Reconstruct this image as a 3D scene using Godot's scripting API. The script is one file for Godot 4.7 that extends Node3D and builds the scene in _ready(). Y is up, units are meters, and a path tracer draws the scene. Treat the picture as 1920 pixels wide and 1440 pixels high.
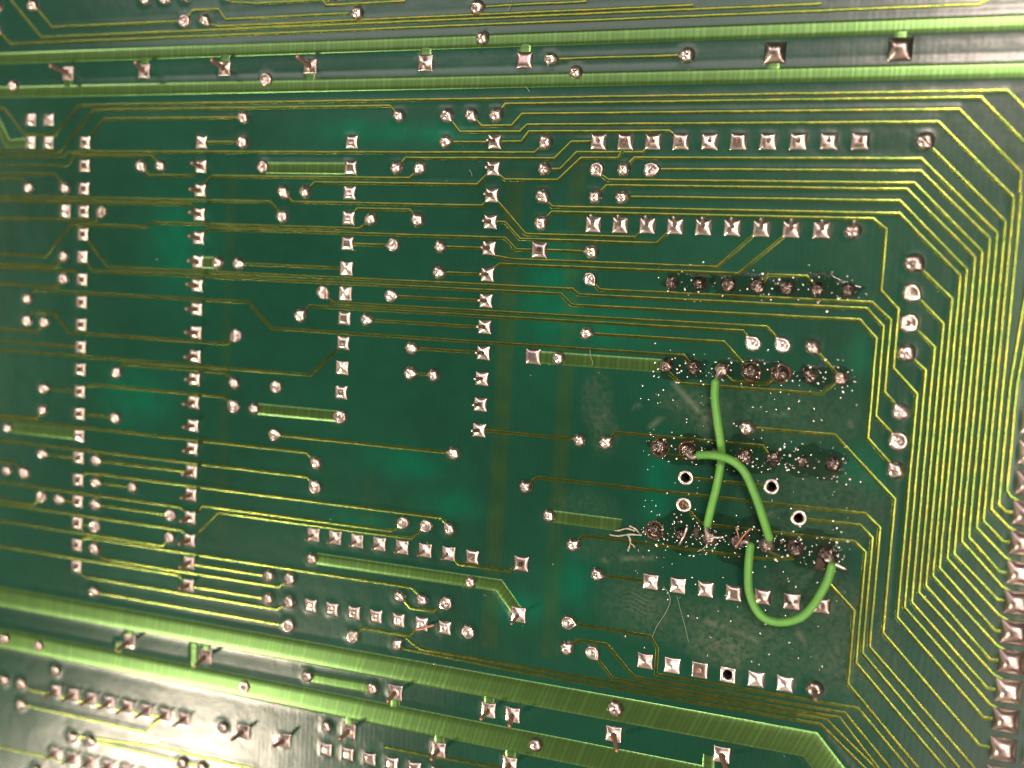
extends Node3D
# A close view of the solder side of a printed circuit board. Distances on the board are given in
# tenths of an inch (its own drilling grid, X to the right, Y down the picture) and turned into metres by U.
const U := 0.00254
const T := 0.0016          # board thickness
const GX := 17.0
const GY := 11.0
const X0 := -10.0
const X1 := 44.0
const Y0 := -12.0
const Y1 := 35.0

var M := {}
var board: Node3D
var rng := RandomNumberGenerator.new()
var ends: Array = []       # where traces end, and from where they come
var shapes := {}
var n_trace := 0
var tracks: Array = []

func _ready() -> void:
	rng.seed = 4711
	camera_and_light()
	materials()
	board = Node3D.new()
	board.name = "circuit_board"
	add_child(board)
	tag(board, "green printed circuit board lying solder side up and filling the frame", "circuit board")
	tracks_all()
	buses()
	joints()
	substrate()
	rework()
	wires()
	lint()

func camera_and_light() -> void:
	var cam := Camera3D.new()
	cam.name = "camera"
	var right := Vector3(0.95237732, -0.29971819, -0.05609321)
	var up := -Vector3(0.07600882, 0.05519821, 0.99557813)
	var back := -Vector3(-0.29529663, -0.95242961, 0.07535075)
	cam.transform = Transform3D(Basis(right, up, back).orthonormalized(), at(30.6165, 6.4550, 33.5436))
	cam.fov = 45.2106
	cam.near = 0.005
	cam.far = 20.0
	var lens := CameraAttributesPhysical.new()
	lens.frustum_near = 0.005
	lens.frustum_far = 20.0
	lens.frustum_focal_length = 28.827
	lens.frustum_focus_distance = 0.087
	lens.exposure_aperture = 15.0
	cam.attributes = lens
	add_child(cam)
	cam.fov = 45.2106
	var env := Environment.new()
	env.background_mode = Environment.BG_COLOR
	env.background_color = Color(0.060, 0.050, 0.045).linear_to_srgb()
	env.tonemap_mode = Environment.TONE_MAPPER_LINEAR
	env.tonemap_exposure = 0.94
	env.sdfgi_enabled = true
	env.ssao_enabled = true
	env.ssil_enabled = true
	var we := WorldEnvironment.new()
	we.name = "room_light"
	we.environment = env
	add_child(we)
	# the lamps of the room: where each one is mirrored in the glossy board
	lamp("ceiling_lamp", Vector2(4.6, 28.8), 0.55, Vector2(0.09, 0.05), 0.20, Color(1.0, 0.92, 0.82))
	lamp("ceiling_lamp", Vector2(37.6, -6.4), 0.60, Vector2(0.10, 0.05), 0.20, Color(1.0, 0.90, 0.84))
	lamp("ceiling_lamp", Vector2(-10.0, -24.0), 0.70, Vector2(0.07, 0.05), 0.105, Color(1.0, 0.93, 0.86))
	lamp("ceiling_lamp", Vector2(54.0, 33.0), 0.70, Vector2(0.07, 0.05), 0.095, Color(1.0, 0.90, 0.80))
	lamp("ceiling_lamp", Vector2(42.4, 8.0), 0.70, Vector2(0.08, 0.28), 0.24, Color(1.0, 0.92, 0.80))
	# paler walls and ceiling further out, lit by them
	lamp("wall_glow", Vector2(48.0, 25.5), 0.80, Vector2(0.60, 0.40), 0.23, Color(1.0, 0.83, 0.83))
	lamp("wall_glow", Vector2(22.0, -8.4), 0.80, Vector2(0.85, 0.20), 0.24, Color(1.0, 0.90, 0.91))
	lamp("wall_glow", Vector2(-38.0, 8.0), 0.80, Vector2(0.60, 0.40), 0.09, Color(1.0, 0.90, 0.82))
	lamp("wall_glow", Vector2(20.0, 58.0), 0.80, Vector2(0.70, 0.40), 0.10, Color(1.0, 0.88, 0.78))

func lamp(called: String, spot: Vector2, dist: float, size: Vector2, energy: float, c: Color) -> void:
	var eye := at(30.6165, 6.4550, 33.5436)
	var p := at(spot.x, spot.y)
	var d := p - eye
	d.y = -d.y
	var l := AreaLight3D.new()
	l.name = called
	l.area_size = size
	l.light_energy = energy
	l.light_color = c
	l.shadow_enabled = true
	l.area_range = 6.0
	l.area_attenuation = 2.0
	add_child(l, true)
	l.look_at_from_position(p + d.normalized() * dist, p, Vector3.FORWARD)

func at(x: float, y: float, h := 0.0) -> Vector3:
	return Vector3((x - GX) * U, T + h * U, (y - GY) * U)

func tag(o: Node, label: String, category := "", group := "") -> void:
	if label:
		o.set_meta("label", label)
	if category:
		o.set_meta("category", category)
	if group:
		o.set_meta("group", group)

# ---------------------------------------------------------------- materials
func mat(key: String, lin: Color, rough: float, metal := 0.0) -> StandardMaterial3D:
	var m := StandardMaterial3D.new()
	m.resource_name = key
	m.albedo_color = lin.linear_to_srgb()
	m.roughness = rough
	m.metallic = metal
	M[key] = m
	return m

func noise_tex(freq: float, lo: Color, hi: Color, sd: int, as_normal := false, strength := 1.0) -> NoiseTexture2D:
	var n := FastNoiseLite.new()
	n.seed = sd
	n.frequency = freq
	n.noise_type = FastNoiseLite.TYPE_SIMPLEX_SMOOTH
	n.fractal_octaves = 4
	var t := NoiseTexture2D.new()
	t.noise = n
	t.width = 512
	t.height = 512
	t.seamless = true
	if as_normal:
		t.as_normal_map = true
		t.bump_strength = strength
	else:
		var g := Gradient.new()
		g.set_color(0, lo)
		g.set_color(1, hi)
		t.color_ramp = g
	return t

func plane(m: StandardMaterial3D, per_unit: float) -> void:   # textures laid on by position, per_unit repeats in a tenth of an inch
	m.uv1_triplanar = true
	m.uv1_world_triplanar = true
	m.uv1_scale = Vector3.ONE * (per_unit / U)

func materials() -> void:
	var grey := noise_tex(0.02, Color(0.78, 0.78, 0.78), Color(1, 1, 1), 3)
	var soft := noise_tex(0.012, Color.WHITE, Color.WHITE, 5, true, 3.0)
	for k in [["solder", Color(0.74, 0.65, 0.575), 0.28], ["solder_dull", Color(0.50, 0.43, 0.385), 0.31], ["solder_bright", Color(0.90, 0.83, 0.77), 0.31]]:
		var m := mat(k[0], k[1], k[2], 1.0)
		m.albedo_texture = grey
		plane(m, 0.35)
	mat("lead", Color(0.30, 0.20, 0.155), 0.36, 0.6)
	mat("lead_silver", Color(0.42, 0.37, 0.35), 0.35, 0.9)
	mat("copper_end", Color(0.46, 0.25, 0.18), 0.45, 0.6)
	mat("pit", Color(0.045, 0.028, 0.02), 0.5, 0.2)
	mat("bore", Color(0.012, 0.009, 0.007), 0.9)
	var tarnish := noise_tex(0.011, Color(0.14, 0.125, 0.11), Color(0.95, 0.92, 0.88), 21)
	var rough := noise_tex(0.02, Color.WHITE, Color.WHITE, 22, true, 10.0)
	var b := mat("burnt_solder", Color(0.55, 0.52, 0.50), 0.15, 0.85)
	b.albedo_texture = tarnish
	b.normal_enabled = true
	b.normal_texture = rough
	b.normal_scale = 0.35
	plane(b, 0.55)
	var fr := mat("burnt_flux", Color(0.17, 0.075, 0.02), 0.22)
	fr.albedo_texture = noise_tex(0.02, Color(0.2, 0.2, 0.2), Color(1, 1, 1), 23)
	plane(fr, 0.5)
	# copper under green lacquer
	var tr := mat("trace_copper", Color(1, 1, 1), 0.26, 0.95)
	var tn := FastNoiseLite.new()
	tr.albedo_texture = noise_tex(0.016, Color(0.080, 0.155, 0.033).linear_to_srgb(), Color(0.20, 0.21, 0.036).linear_to_srgb(), 31)
	tr.normal_enabled = true
	tr.normal_texture = noise_tex(0.03, Color.WHITE, Color.WHITE, 32, true, 6.0)
	tr.normal_scale = 0.07
	tr.clearcoat_enabled = true
	tr.clearcoat = 0.15
	tr.clearcoat_roughness = 0.25
	plane(tr, 0.16)
	var ba := mat("bus_copper", Color(0.092, 0.215, 0.050), 0.31, 0.80)
	ba.normal_enabled = true
	ba.normal_texture = ribs()[0]
	ba.albedo_texture = ribs()[1]
	ba.normal_scale = 0.07
	ba.clearcoat_enabled = true
	ba.clearcoat = 0.35
	ba.clearcoat_roughness = 0.25
	ba.uv1_scale = Vector3(1.0 / 12.0, 1.0, 1.0)
	var w := mat("insulation", Color(0.115, 0.375, 0.06), 0.48)
	w.albedo_texture = noise_tex(0.01, Color(0.86, 0.86, 0.86), Color(1, 1, 1), 41)
	w.normal_enabled = true
	w.normal_texture = soft
	w.normal_scale = 0.3
	plane(w, 0.3)
	var f := mat("flux", Color(0.014, 0.026, 0.008, 0.30), 0.07)
	f.transparency = BaseMaterial3D.TRANSPARENCY_ALPHA
	f.albedo_texture = noise_tex(0.02, Color(0.6, 0.6, 0.6), Color(1, 1, 1), 51)
	f.normal_enabled = true
	f.normal_texture = noise_tex(0.03, Color.WHITE, Color.WHITE, 52, true, 6.0)
	f.normal_scale = 0.2
	plane(f, 0.4)
	mat("bead", Color(0.92, 0.90, 0.86), 0.2, 0.85)
	mat("fibre", Color(0.20, 0.26, 0.19), 0.6)
	var sc := mat("scrap", Color(0.38, 0.37, 0.28), 0.4, 0.55)
	sc.normal_enabled = true
	sc.normal_texture = rough
	plane(sc, 0.6)

func ribs() -> Array:                       # the reeded face of tinned copper: fine ridges across the strip
	var r := RandomNumberGenerator.new()
	r.seed = 9
	var n := 768
	var hgt := PackedFloat32Array()
	hgt.resize(n * 8)
	var x := 0
	var prev := 0.5
	while x < n:
		var wd := r.randi_range(8, 16)
		var top := r.randf_range(0.25, 1.0)
		for i in wd:
			if x + i < n:
				var v := sin(PI * (i + 0.5) / wd) * top
				for j in 8:
					hgt[j * n + x + i] = v
		x += wd
	var im := Image.create_from_data(n, 8, false, Image.FORMAT_RF, hgt.to_byte_array())
	var tone := Image.create_empty(n, 8, false, Image.FORMAT_RGB8)
	for i in n:
		var v := 0.84 + 0.16 * hgt[i]
		for j in 8:
			tone.set_pixel(i, j, Color(v, v, v))
	im.bump_map_to_normal_map(1.6)
	return [ImageTexture.create_from_image(im), ImageTexture.create_from_image(tone)]

# ---------------------------------------------------------------- shapes
func commit(st: SurfaceTool, called: String, m: Material, parent: Node, place := Vector3.ZERO) -> MeshInstance3D:
	var o := MeshInstance3D.new()
	o.name = called
	o.mesh = st.commit()
	o.material_override = m
	o.position = place
	parent.add_child(o, true)
	return o

func put(mesh: Mesh, called: String, m: Material, parent: Node, place := Vector3.ZERO, turn := 0.0) -> MeshInstance3D:
	var o := MeshInstance3D.new()
	o.name = called
	o.mesh = mesh
	o.material_override = m
	o.position = place
	o.rotation.y = turn
	parent.add_child(o, true)
	return o

func begin() -> SurfaceTool:
	var st := SurfaceTool.new()
	st.begin(Mesh.PRIMITIVE_TRIANGLES)
	st.set_smooth_group(0)
	return st

func grid_mesh(P: Array, closed := false) -> SurfaceTool:       # rows of points -> quads, one smooth surface
	var st := begin()
	var rows := P.size()
	var cols: int = P[0].size()
	for i in rows:
		for j in cols:
			st.set_uv(Vector2(float(i) / rows, float(j) / cols))
			st.add_vertex(P[i][j])
	for i in rows - 1:
		for j in (cols if closed else cols - 1):
			var k := (j + 1) % cols
			var a := i * cols + j
			var b := i * cols + k
			var c := (i + 1) * cols + j
			var d := (i + 1) * cols + k
			for q in [a, b, c, b, d, c]:
				st.add_index(q)
	st.generate_normals()
	return st

# a strip that follows a line on the board; profile = (across, height) from left to right
func ribbon(L: Array, profile: Array, h0 := 0.0) -> SurfaceTool:
	var p: Array = []
	for i in L.size() / 2:
		p.append(Vector2(L[2 * i], L[2 * i + 1]))
	var st := begin()
	var n := p.size()
	var m := profile.size()
	var run := 0.0
	for i in n:
		var d0: Vector2 = (p[i] - p[i - 1]).normalized() if i > 0 else (p[1] - p[0]).normalized()
		var d1: Vector2 = (p[i + 1] - p[i]).normalized() if i < n - 1 else d0
		var d := (d0 + d1).normalized()
		var k := minf(1.0 / maxf(d.dot(d0), 0.4), 2.0)
		var side := Vector2(-d.y, d.x) * k
		if i > 0:
			run += p[i].distance_to(p[i - 1])
		for j in m:
			var q: Vector2 = p[i] + side * profile[j].x
			st.set_uv(Vector2(run, float(j) / (m - 1)))
			st.add_vertex(at(q.x, q.y, profile[j].y + h0))
	for i in n - 1:
		for j in m - 1:
			var a := i * m + j
			for q in [a, a + m, a + 1, a + 1, a + m, a + m + 1]:
				st.add_index(q)
	st.generate_normals()
	return st

func tube(P: Array, R: Array, sides := 12) -> SurfaceTool:       # points in metres, radii in grid units, round caps
	var rows: Array = []
	var n := P.size()
	var up := Vector3(0.13, 0.9, 0.31)
	for i in n:
		var d: Vector3 = ((P[i + 1] if i < n - 1 else P[i]) - (P[i - 1] if i > 0 else P[i])).normalized()
		var a := d.cross(up).normalized()
		var b := d.cross(a).normalized()
		var r: float = R[i] * U
		var list: Array = []
		if i == 0:
			list = [[-0.75, 0.05], [-0.55, 0.65], [0.0, 1.0]]
		elif i == n - 1:
			list = [[0.0, 1.0], [0.55, 0.65], [0.75, 0.05]]
		else:
			list = [[0.0, 1.0]]
		for e in list:
			var row: Array = []
			for s in sides:
				var t := TAU * s / sides
				row.append(P[i] + d * (r * e[0]) + (a * cos(t) + b * sin(t)) * (r * e[1]))
			rows.append(row)
	return grid_mesh(rows, true)

func smooth_path(L: Array, step := 5) -> Array:
	var p: Array = []
	for i in L.size() / 3:
		p.append(at(L[3 * i], L[3 * i + 1], L[3 * i + 2]))
	var out: Array = []
	for i in p.size() - 1:
		var a: Vector3 = p[maxi(i - 1, 0)]
		var d: Vector3 = p[mini(i + 2, p.size() - 1)]
		for k in step:
			out.append(p[i].cubic_interpolate(p[i + 1], a, d, float(k) / step))
	out.append(p[-1])
	return out

func same(n: int, r: float) -> Array:
	var a: Array = []
	a.resize(n)
	a.fill(r)
	return a

# ---------------------------------------------------------------- tracks
func trace(L: Array) -> void:
	var n := L.size()
	ends.append([Vector2(L[0], L[1]), Vector2(L[2], L[3])])
	ends.append([Vector2(L[n - 2], L[n - 1]), Vector2(L[n - 4], L[n - 3])])
	tracks.append(L)
	var w := 0.063
	var h := 0.017 + 0.0004 * (n_trace % 9)
	n_trace += 1
	var pr := [Vector2(-w - 0.01, -0.01), Vector2(-w, 0.004), Vector2(-w * 0.95, h * 0.85), Vector2(-w * 0.82, h), Vector2(0.0, h + 0.0015), Vector2(w * 0.82, h), Vector2(w * 0.95, h * 0.85), Vector2(w, 0.004), Vector2(w + 0.01, -0.01)]
	# short steps, so that the edge wavers a little as etched copper does
	var F: Array = [L[0], L[1]]
	for i in n / 2 - 1:
		var a := Vector2(L[2 * i], L[2 * i + 1])
		var b := Vector2(L[2 * i + 2], L[2 * i + 3])
		var c := maxi(1, int(a.distance_to(b) / 0.8))
		for k in range(1, c + 1):
			var q := a.lerp(b, float(k) / c)
			if k < c:
				q += Vector2(rng.randf_range(-1, 1), rng.randf_range(-1, 1)) * 0.006
			F.append(q.x)
			F.append(q.y)
	commit(ribbon(F, pr), "copper_trace", M.trace_copper, board)

func flat_profile(w: float, h: float) -> Array:
	return [Vector2(-w - 0.05, -0.012), Vector2(-w - 0.02, 0.004), Vector2(-w, h * 0.5), Vector2(-w + 0.06, h), Vector2(-w * 0.35, h + 0.001), Vector2(w * 0.35, h + 0.001), Vector2(w - 0.06, h), Vector2(w, h * 0.5), Vector2(w + 0.02, 0.004), Vector2(w + 0.05, -0.012)]

func strip(L: Array, w: float) -> void:
	tracks.append([w] + L)
	n_trace += 1
	commit(ribbon(L, flat_profile(w / 2 - 0.02, 0.020 + 0.0004 * (n_trace % 9))), "wide_trace", M.bus_copper, board)

func buses() -> void:
	for b in [[[X0, -3.75, X1, -3.75], 0.5], [[X0, -2.25, X1, -2.25], 0.5], [[X0, 21.02, 32.0, 21.02, 39.0, 28.6], 0.95], [[X0, 23.0, 28.3, 23.02, 31.0, 25.0, 36.0, 30.6], 0.95]]:
		tracks.append([b[1]] + b[0])
		commit(ribbon(b[0], flat_profile(b[1] / 2 - 0.02, 0.027)), "bus_bar", M.bus_copper, board)
	# short tabs from the bars to the joints of the capacitors
	for t in [[7, -3.6, 7, -3.1], [3, -3.6, 3, -3.1], [-1, -2.4, -1, -2.9], [11, -2.4, 11, -2.9], [16, -3.6, 16, -3.1], [20, -3.6, 20, -3.1], [29, -2.4, 29, -2.9], [33, -3.6, 33, -3.1], [3, 21.3, 3, 21.9], [7, 21.3, 7, 21.9], [16, 22.7, 16, 22.1], [6.4, 21.3, 6.4, 22.6], [2.4, 22.7, 2.4, 22.2], [20, 21.3, 20, 21.9], [28.55, 22.8, 28.55, 22.1], [18, 23.3, 18, 23.9], [14, 23.3, 14, 23.9], [21, 23.3, 21, 23.9]]:
		tracks.append([0.4] + t)
		commit(ribbon(t, flat_profile(0.19, 0.023)), "bus_tab", M.bus_copper, board)

func tracks_all() -> void:
	trace([-4.24, -6.28, -2.48, -4.58, 5.36, -4.58, 8.43, -4.58, 19.41, -4.58, 28.63, -4.58, 30.38, -4.58])
	trace([-4.79, -4.85, -4.18, -4.35, -1.1, -4.35, 8.44, -4.35, 19.42, -4.35, 28.65, -4.35, 35.25, -4.35, 35.52, -4.49])
	trace([-2.68, -5.74, -2.35, -5.43, -1.9, -5, 4.92, -5])
	trace([5.13, -5.15, 5.38, -5.42, 6.6, -5.42, 6.98, -4.99, 8.42, -4.99, 12.91, -5])
	trace([7.18, -5.69, 8.39, -5.57, 11.37, -5.57, 13.66, -5.57])
	trace([11.37, -5.62, 11.62, -5.36, 13.44, -5.36, 15.03, -5.36])
	trace([18.22, -5.01, 19.38, -5.02, 22.23, -5.02])
	trace([6.14, -4.83, 6.65, -4.72, 13.7, -4.72, 19.4, -4.72, 26.09, -4.72])
	trace([21.16, -3, 25.89, -3])
	trace([-6.64, -1.99, -4.46, -1.48, -3.32, -0.34, -1.65, -0.34, -0.37, -1.6, 8.55, -1.6, 19.58, -1.6, 28.86, -1.6, 36.31, -1.6, 38.32, 0.43, 38.52, 4.29])
	trace([-6.61, 0.41, -1.37, 0.41, 0.43, -1.39, 8.56, -1.39, 14.56, -1.39, 15, -1])
	trace([19.11, -1.1, 19.34, -1.4, 19.59, -1.4, 28.87, -1.4, 35.55, -1.4, 37.34, 0.45, 37.47, 3.65])
	trace([0.24, -0.26, 1.04, -1.01, 7.89, -1])
	trace([18.14, -0.86, 18.43, -0.59, 19.64, -0.59, 20.02, -1.02, 28.9, -1.02, 34.95, -1.02, 36.92, 0.98, 36.92, 1.62])
	trace([17.18, -0.8, 17.56, -0.37, 19.97, -0.37, 20.25, -0.62, 28.93, -0.62, 34.35, -0.62, 36.78, 1.79])
	trace([17.23, 0.01, 18.66, 0.02])
	trace([19.17, 0, 20.06, 0, 20.33, -0.37, 25.55, -0.37, 25.88, -0.11])
	trace([6.08, 0, 7.91, 0])
	trace([-6.6, 0.62, -1.16, 0.62, -0.91, 0.41, 8.63, 0.41, 19.7, 0.41, 20.6, 0.41, 20.88, 0.15])
	trace([-6.6, 1.01, -0.92, 1.01, -0.58, 0.57, 3.47, 0.57, 3.94, 0.94])
	trace([-6.59, 1.39, -1.59, 1.39, -1.09, 1.9])
	trace([-6.59, 1.62, -3.43, 1.62, -3.05, 1.92])
	trace([3.11, 1.11, 3.41, 1.4, 5.62, 1.4, 5.91, 1.09])
	trace([6.13, 1.81, 6.54, 1.4, 8.67, 1.4, 15.56, 1.4, 15.92, 1.11])
	trace([15.1, 0.91, 15.37, 0.62, 19.71, 0.62, 21.38, 0.62, 21.99, 0.01, 22.82, 0])
	trace([11.11, 1.88, 11.41, 1.61, 18.39, 1.61, 18.8, 1.21])
	trace([19.18, 1.19, 19.46, 1.41, 21.55, 1.41, 22.39, 0.6, 23.78, 0.6, 23.98, 0.2])
	trace([21.17, 1.01, 21.62, 1.01, 22.21, 0.39, 24.65, 0.39, 24.95, 0.08])
	trace([24.09, 0.89, 24.37, 0.58, 29.02, 0.58, 33.93, 0.58, 36.39, 2.95])
	trace([25.17, 0.99, 29.05, 0.98, 33.95, 0.98, 36.18, 3.12])
	trace([23.14, 1.18, 23.44, 1.38, 29.09, 1.38, 33.79, 1.38, 36, 3.56])
	trace([23.1, 1.89, 23.42, 1.58, 29.1, 1.58, 33.57, 1.58, 35.8, 3.74])
	trace([24.16, 1.98, 29.13, 1.97, 33.38, 1.97, 35.59, 4.15])
	trace([21.12, 2.14, 21.39, 2.39, 29.16, 2.39, 33.41, 2.39, 35.42, 4.37])
	trace([34.13, 0.12, 36.59, 2.56])
	trace([-6.58, 2.42, -4.7, 2.42, 8.71, 2.42, 9.39, 2.42, 9.9, 2.91])
	trace([-6.58, 2.6, -4.7, 2.6, 5.53, 2.6, 5.83, 2.86])
	trace([-5.31, 3.4, 0.67, 3.4, 0.93, 3.08])
	trace([-6.54, 5.03, -4.66, 5.03, -2.01, 5.03, -0.63, 3.59, 3.4, 3.59, 3.59, 3.41, 8.75, 3.41, 13.52, 3.41, 13.94, 3.08])
	trace([6.18, 3.81, 6.44, 3.6, 8.76, 3.6, 19.62, 3.6, 20.09, 4.02, 20.87, 4.01])
	trace([21.07, 4, 22.84, 4.01])
	trace([-6.54, 5.47, -4.65, 5.47, -1.44, 5.47, -1.13, 5.13])
	trace([-6.54, 5.63, -4.65, 5.63, -0.43, 5.63, -0.1, 5.87])
	trace([0.13, 4.15, 1.38, 5.4, 8.83, 5.4, 20, 5.4, 22.37, 5.4, 22.61, 5.6, 29.4, 5.6, 32.64, 5.6, 33.2, 6.16, 33.2, 9.03, 33.2, 9.21, 33.87, 9.85])
	trace([0.19, 5.22, 0.58, 5.6, 8.84, 5.6, 20.01, 5.6, 21.93, 5.6, 22.37, 5.99, 29.43, 5.99, 32.45, 5.99, 33.01, 6.58, 33.01, 9.59, 33.01, 9.99, 33.87, 10.86])
	trace([23.14, 5.16, 23.4, 5.38, 29.39, 5.38, 32.79, 5.38, 33.41, 5.93, 33.41, 8.37, 33.9, 8.87])
	trace([-6.53, 6.39, -4.64, 6.39, -1.39, 6.39, -1.13, 6.13])
	trace([-2.86, 6.84, -2.61, 6.58, 8.55, 6.58, 9.66, 7.59, 20.13, 7.59, 26.14, 7.59, 26.62, 7.59, 26.87, 7.86])
	trace([-2.91, 7.85, -2.68, 7.57, -1.48, 7.57, -0.66, 8.38, 7.53, 8.38, 7.89, 8.1])
	trace([-6.5, 8.43, -4.6, 8.43, -2.39, 8.43, -2.12, 8.15])
	trace([-6.49, 9, -4.59, 9, -0.26, 9])
	trace([-6.49, 9.41, -4.59, 9.41, 9, 9.41, 11.56, 9.41, 12.85, 8.17])
	trace([2.11, 9.86, 2.35, 9.6, 7.58, 9.6, 7.92, 9.91])
	trace([13.21, 4.02, 14.86, 4.02])
	trace([17.17, 4.01, 18.78, 4.01])
	trace([19.21, 4.28, 19.94, 4.39, 27.58, 4.39, 28.76, 3.22])
	trace([19.21, 4.79, 19.46, 4.59, 28.33, 4.59, 29.86, 3.16])
	trace([17.22, 5, 18.84, 5])
	trace([8.18, 5, 8.82, 5, 12.84, 5])
	trace([19.16, 2.16, 20.41, 3.43, 24.6, 3.43, 24.86, 3.15])
	trace([19.17, 3, 19.58, 3.01, 20.21, 3.62, 25.39, 3.62, 25.81, 3.19])
	trace([10.13, 2.13, 10.41, 2.41, 18.65, 2.41, 18.88, 2.14])
	trace([13.16, 2.86, 13.39, 2.62, 15.63, 2.62, 15.91, 2.9])
	trace([15.22, 6.01, 18.76, 6.01])
	trace([14.23, 7.01, 18.78, 7.01])
	trace([16.19, 8, 18.79, 8])
	trace([16.15, 9, 16.89, 9])
	trace([12.17, 6.19, 12.47, 6.4, 20.06, 6.4, 29.41, 6.4, 29.88, 6.86])
	trace([11.14, 6.87, 11.41, 6.59, 20.07, 6.59, 28.61, 6.59, 28.91, 6.91])
	trace([23.22, 7.01, 27.99, 7.02, 28.82, 7.84])
	trace([-1.88, 11, -0.21, 11])
	trace([0.19, 10.75, 0.86, 10.63, 7.54, 10.63, 7.89, 10.9])
	trace([0.16, 11.99, 1.77, 11.99])
	trace([-6.44, 12.43, -4.53, 12.43, -2.37, 12.43, -2.1, 12.12])
	trace([-6.44, 12.6, -4.53, 12.6, 9.12, 12.6, 11.53, 12.6, 11.89, 12.9])
	trace([10.22, 12, 17.86, 12])
	trace([-6.43, 13.61, -4.52, 13.61, 9.16, 13.61, 11.6, 13.61, 11.91, 13.9])
	trace([-1.85, 14.01, -0.23, 14.01])
	trace([1.15, 14.01, 5.75, 14.01])
	trace([-6.42, 14.61, -4.5, 14.61, -3.47, 14.61, -3.13, 14.9])
	trace([0.07, 14.87, 0.43, 14.61, 9.2, 14.61, 17.62, 14.61, 17.91, 14.89])
	trace([1.14, 15.01, 2.8, 15.01])
	trace([-6.4, 15.59, -4.48, 15.59, 5.46, 15.59, 5.82, 15.82])
	trace([-0.9, 16.01, -0.24, 16.02])
	trace([1.17, 16.01, 4.8, 16.01])
	trace([-6.39, 16.43, -4.47, 16.43, -2.47, 16.43, -2.18, 16.15])
	trace([-6.39, 16.6, -4.46, 16.6, 5.6, 16.6, 5.88, 16.82])
	trace([0.14, 16.99, 0.82, 16.99])
	trace([6.15, 15.85, 6.59, 15.4, 9.24, 15.4, 15.52, 15.4, 15.9, 15.1])
	trace([6.17, 16.87, 7.38, 15.6, 9.24, 15.6, 16.37, 15.6, 16.88, 15.12])
	trace([-6.38, 17.41, -4.45, 17.41, 4.58, 17.41, 4.89, 17.13])
	trace([0.18, 17.8, 0.48, 17.58, 9.33, 17.58, 13.35, 17.58, 16.5, 17.58, 16.84, 17.84])
	trace([6.16, 18.02, 9.85, 18.02])
	trace([1.17, 18.2, 1.44, 18.42, 6.27, 18.42, 10.44, 18.42, 10.83, 18.13])
	trace([-6.36, 18.61, -4.43, 18.61, 0.63, 18.61, 5.48, 18.61, 5.8, 18.86])
	trace([0.1, 19.13, 0.49, 19.39, 9.4, 19.39, 10.43, 19.39, 10.83, 19.11])
	trace([6.19, 19.01, 9.82, 19.01])
	trace([1.25, 20.02, 10.79, 20.02])
	trace([16.13, 18.1, 16.5, 18.42, 17.47, 18.42, 17.87, 18.1])
	trace([14.14, 19.84, 14.42, 19.58, 16.49, 19.58, 16.87, 19.16])
	trace([16.37, 19.67, 17, 20.03, 20.87, 20.03, 30.5, 20.03, 32.46, 20.03, 34.18, 21.44, 34.57, 21.93])
	trace([16.17, 20.13, 20.88, 20.23, 30.51, 20.23, 32.28, 20.23, 33.84, 21.51, 34.42, 22.16])
	trace([18.13, 16.08, 18.44, 16.36, 20.54, 16.36, 20.87, 16.15])
	trace([19.14, 10.99, 22.79, 10.98])
	trace([24.1, 10.89, 24.35, 10.59, 25.53, 10.59, 27.75, 10.59, 29.6, 10.59, 29.78, 10.84])
	trace([26.23, 11.25, 27.31, 11.26])
	trace([27.13, 11.99, 29.89, 11.99])
	trace([23.13, 14.87, 23.39, 14.6, 25.21, 14.6, 30.08, 14.6, 30.96, 14.45])
	trace([24.19, 16, 25.82, 16])
	trace([29.17, 4.85, 29.33, 4.59, 30.61, 4.59, 30.87, 4.88])
	trace([26.12, 8.23, 26.56, 8.6, 29.63, 8.6, 31.41, 8.6, 31.88, 8.12])
	trace([28.09, 8.14, 28.37, 8.39, 29.58, 8.39, 29.87, 8.08])
	trace([31.14, 7.13, 31.87, 7.87])
	trace([29.11, 9.99, 29.74, 9.98, 31.96, 9.98, 34.03, 11.98, 34.03, 14.65, 34.03, 16.64, 37.34, 20, 37.76, 20])
	trace([21.12, 12.88, 21.45, 12.59, 25.37, 12.59, 27.7, 12.59, 29.93, 12.59, 33.15, 12.59, 33.64, 13.02, 33.64, 14.7, 33.64, 17.19, 37.25, 20.81])
	trace([31.13, 13.01, 33.02, 13.01, 33.43, 13.4, 33.43, 14.74, 33.43, 17.45, 36.79, 20.9])
	trace([27.1, 13.09, 27.62, 13.61, 30.28, 13.61, 32.89, 13.61, 33.25, 13.93, 33.25, 14.76, 33.25, 17.83, 36.36, 20.99])
	trace([32.14, 15.14, 33.05, 16.01, 33.05, 18.62, 35.53, 21.16])
	trace([30.06, 14.36, 30.62, 14.5, 30.93, 14.36])
	trace([23.15, 18.01, 26.11, 18.03, 26.41, 18.44, 26.41, 19.43, 30.45, 19.43, 33.45, 19.43, 35.2, 21.23])
	trace([23.1, 18.91, 23.48, 18.61, 24.51, 18.61, 25.61, 19.67, 30.47, 19.67, 33.04, 19.67, 34.64, 21.34])
	trace([24.13, 19.16, 24.82, 19.87, 30.48, 19.87, 32.88, 19.87, 34.27, 21.42])
	trace([21.11, 2.91, 21.4, 2.58, 29.18, 2.58, 32.59, 2.58, 33.03, 2.91, 33.03, 4.96, 33.62, 5.56, 33.62, 7.54, 34.43, 8.36, 34.43, 14.59, 34.43, 16.03, 37.37, 19.02, 37.76, 19.01])
	trace([34.14, 7.12, 34.63, 7.56, 34.63, 8.01, 34.63, 14.56, 34.63, 15.66, 37.53, 18.55, 37.85, 18.68])
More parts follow.
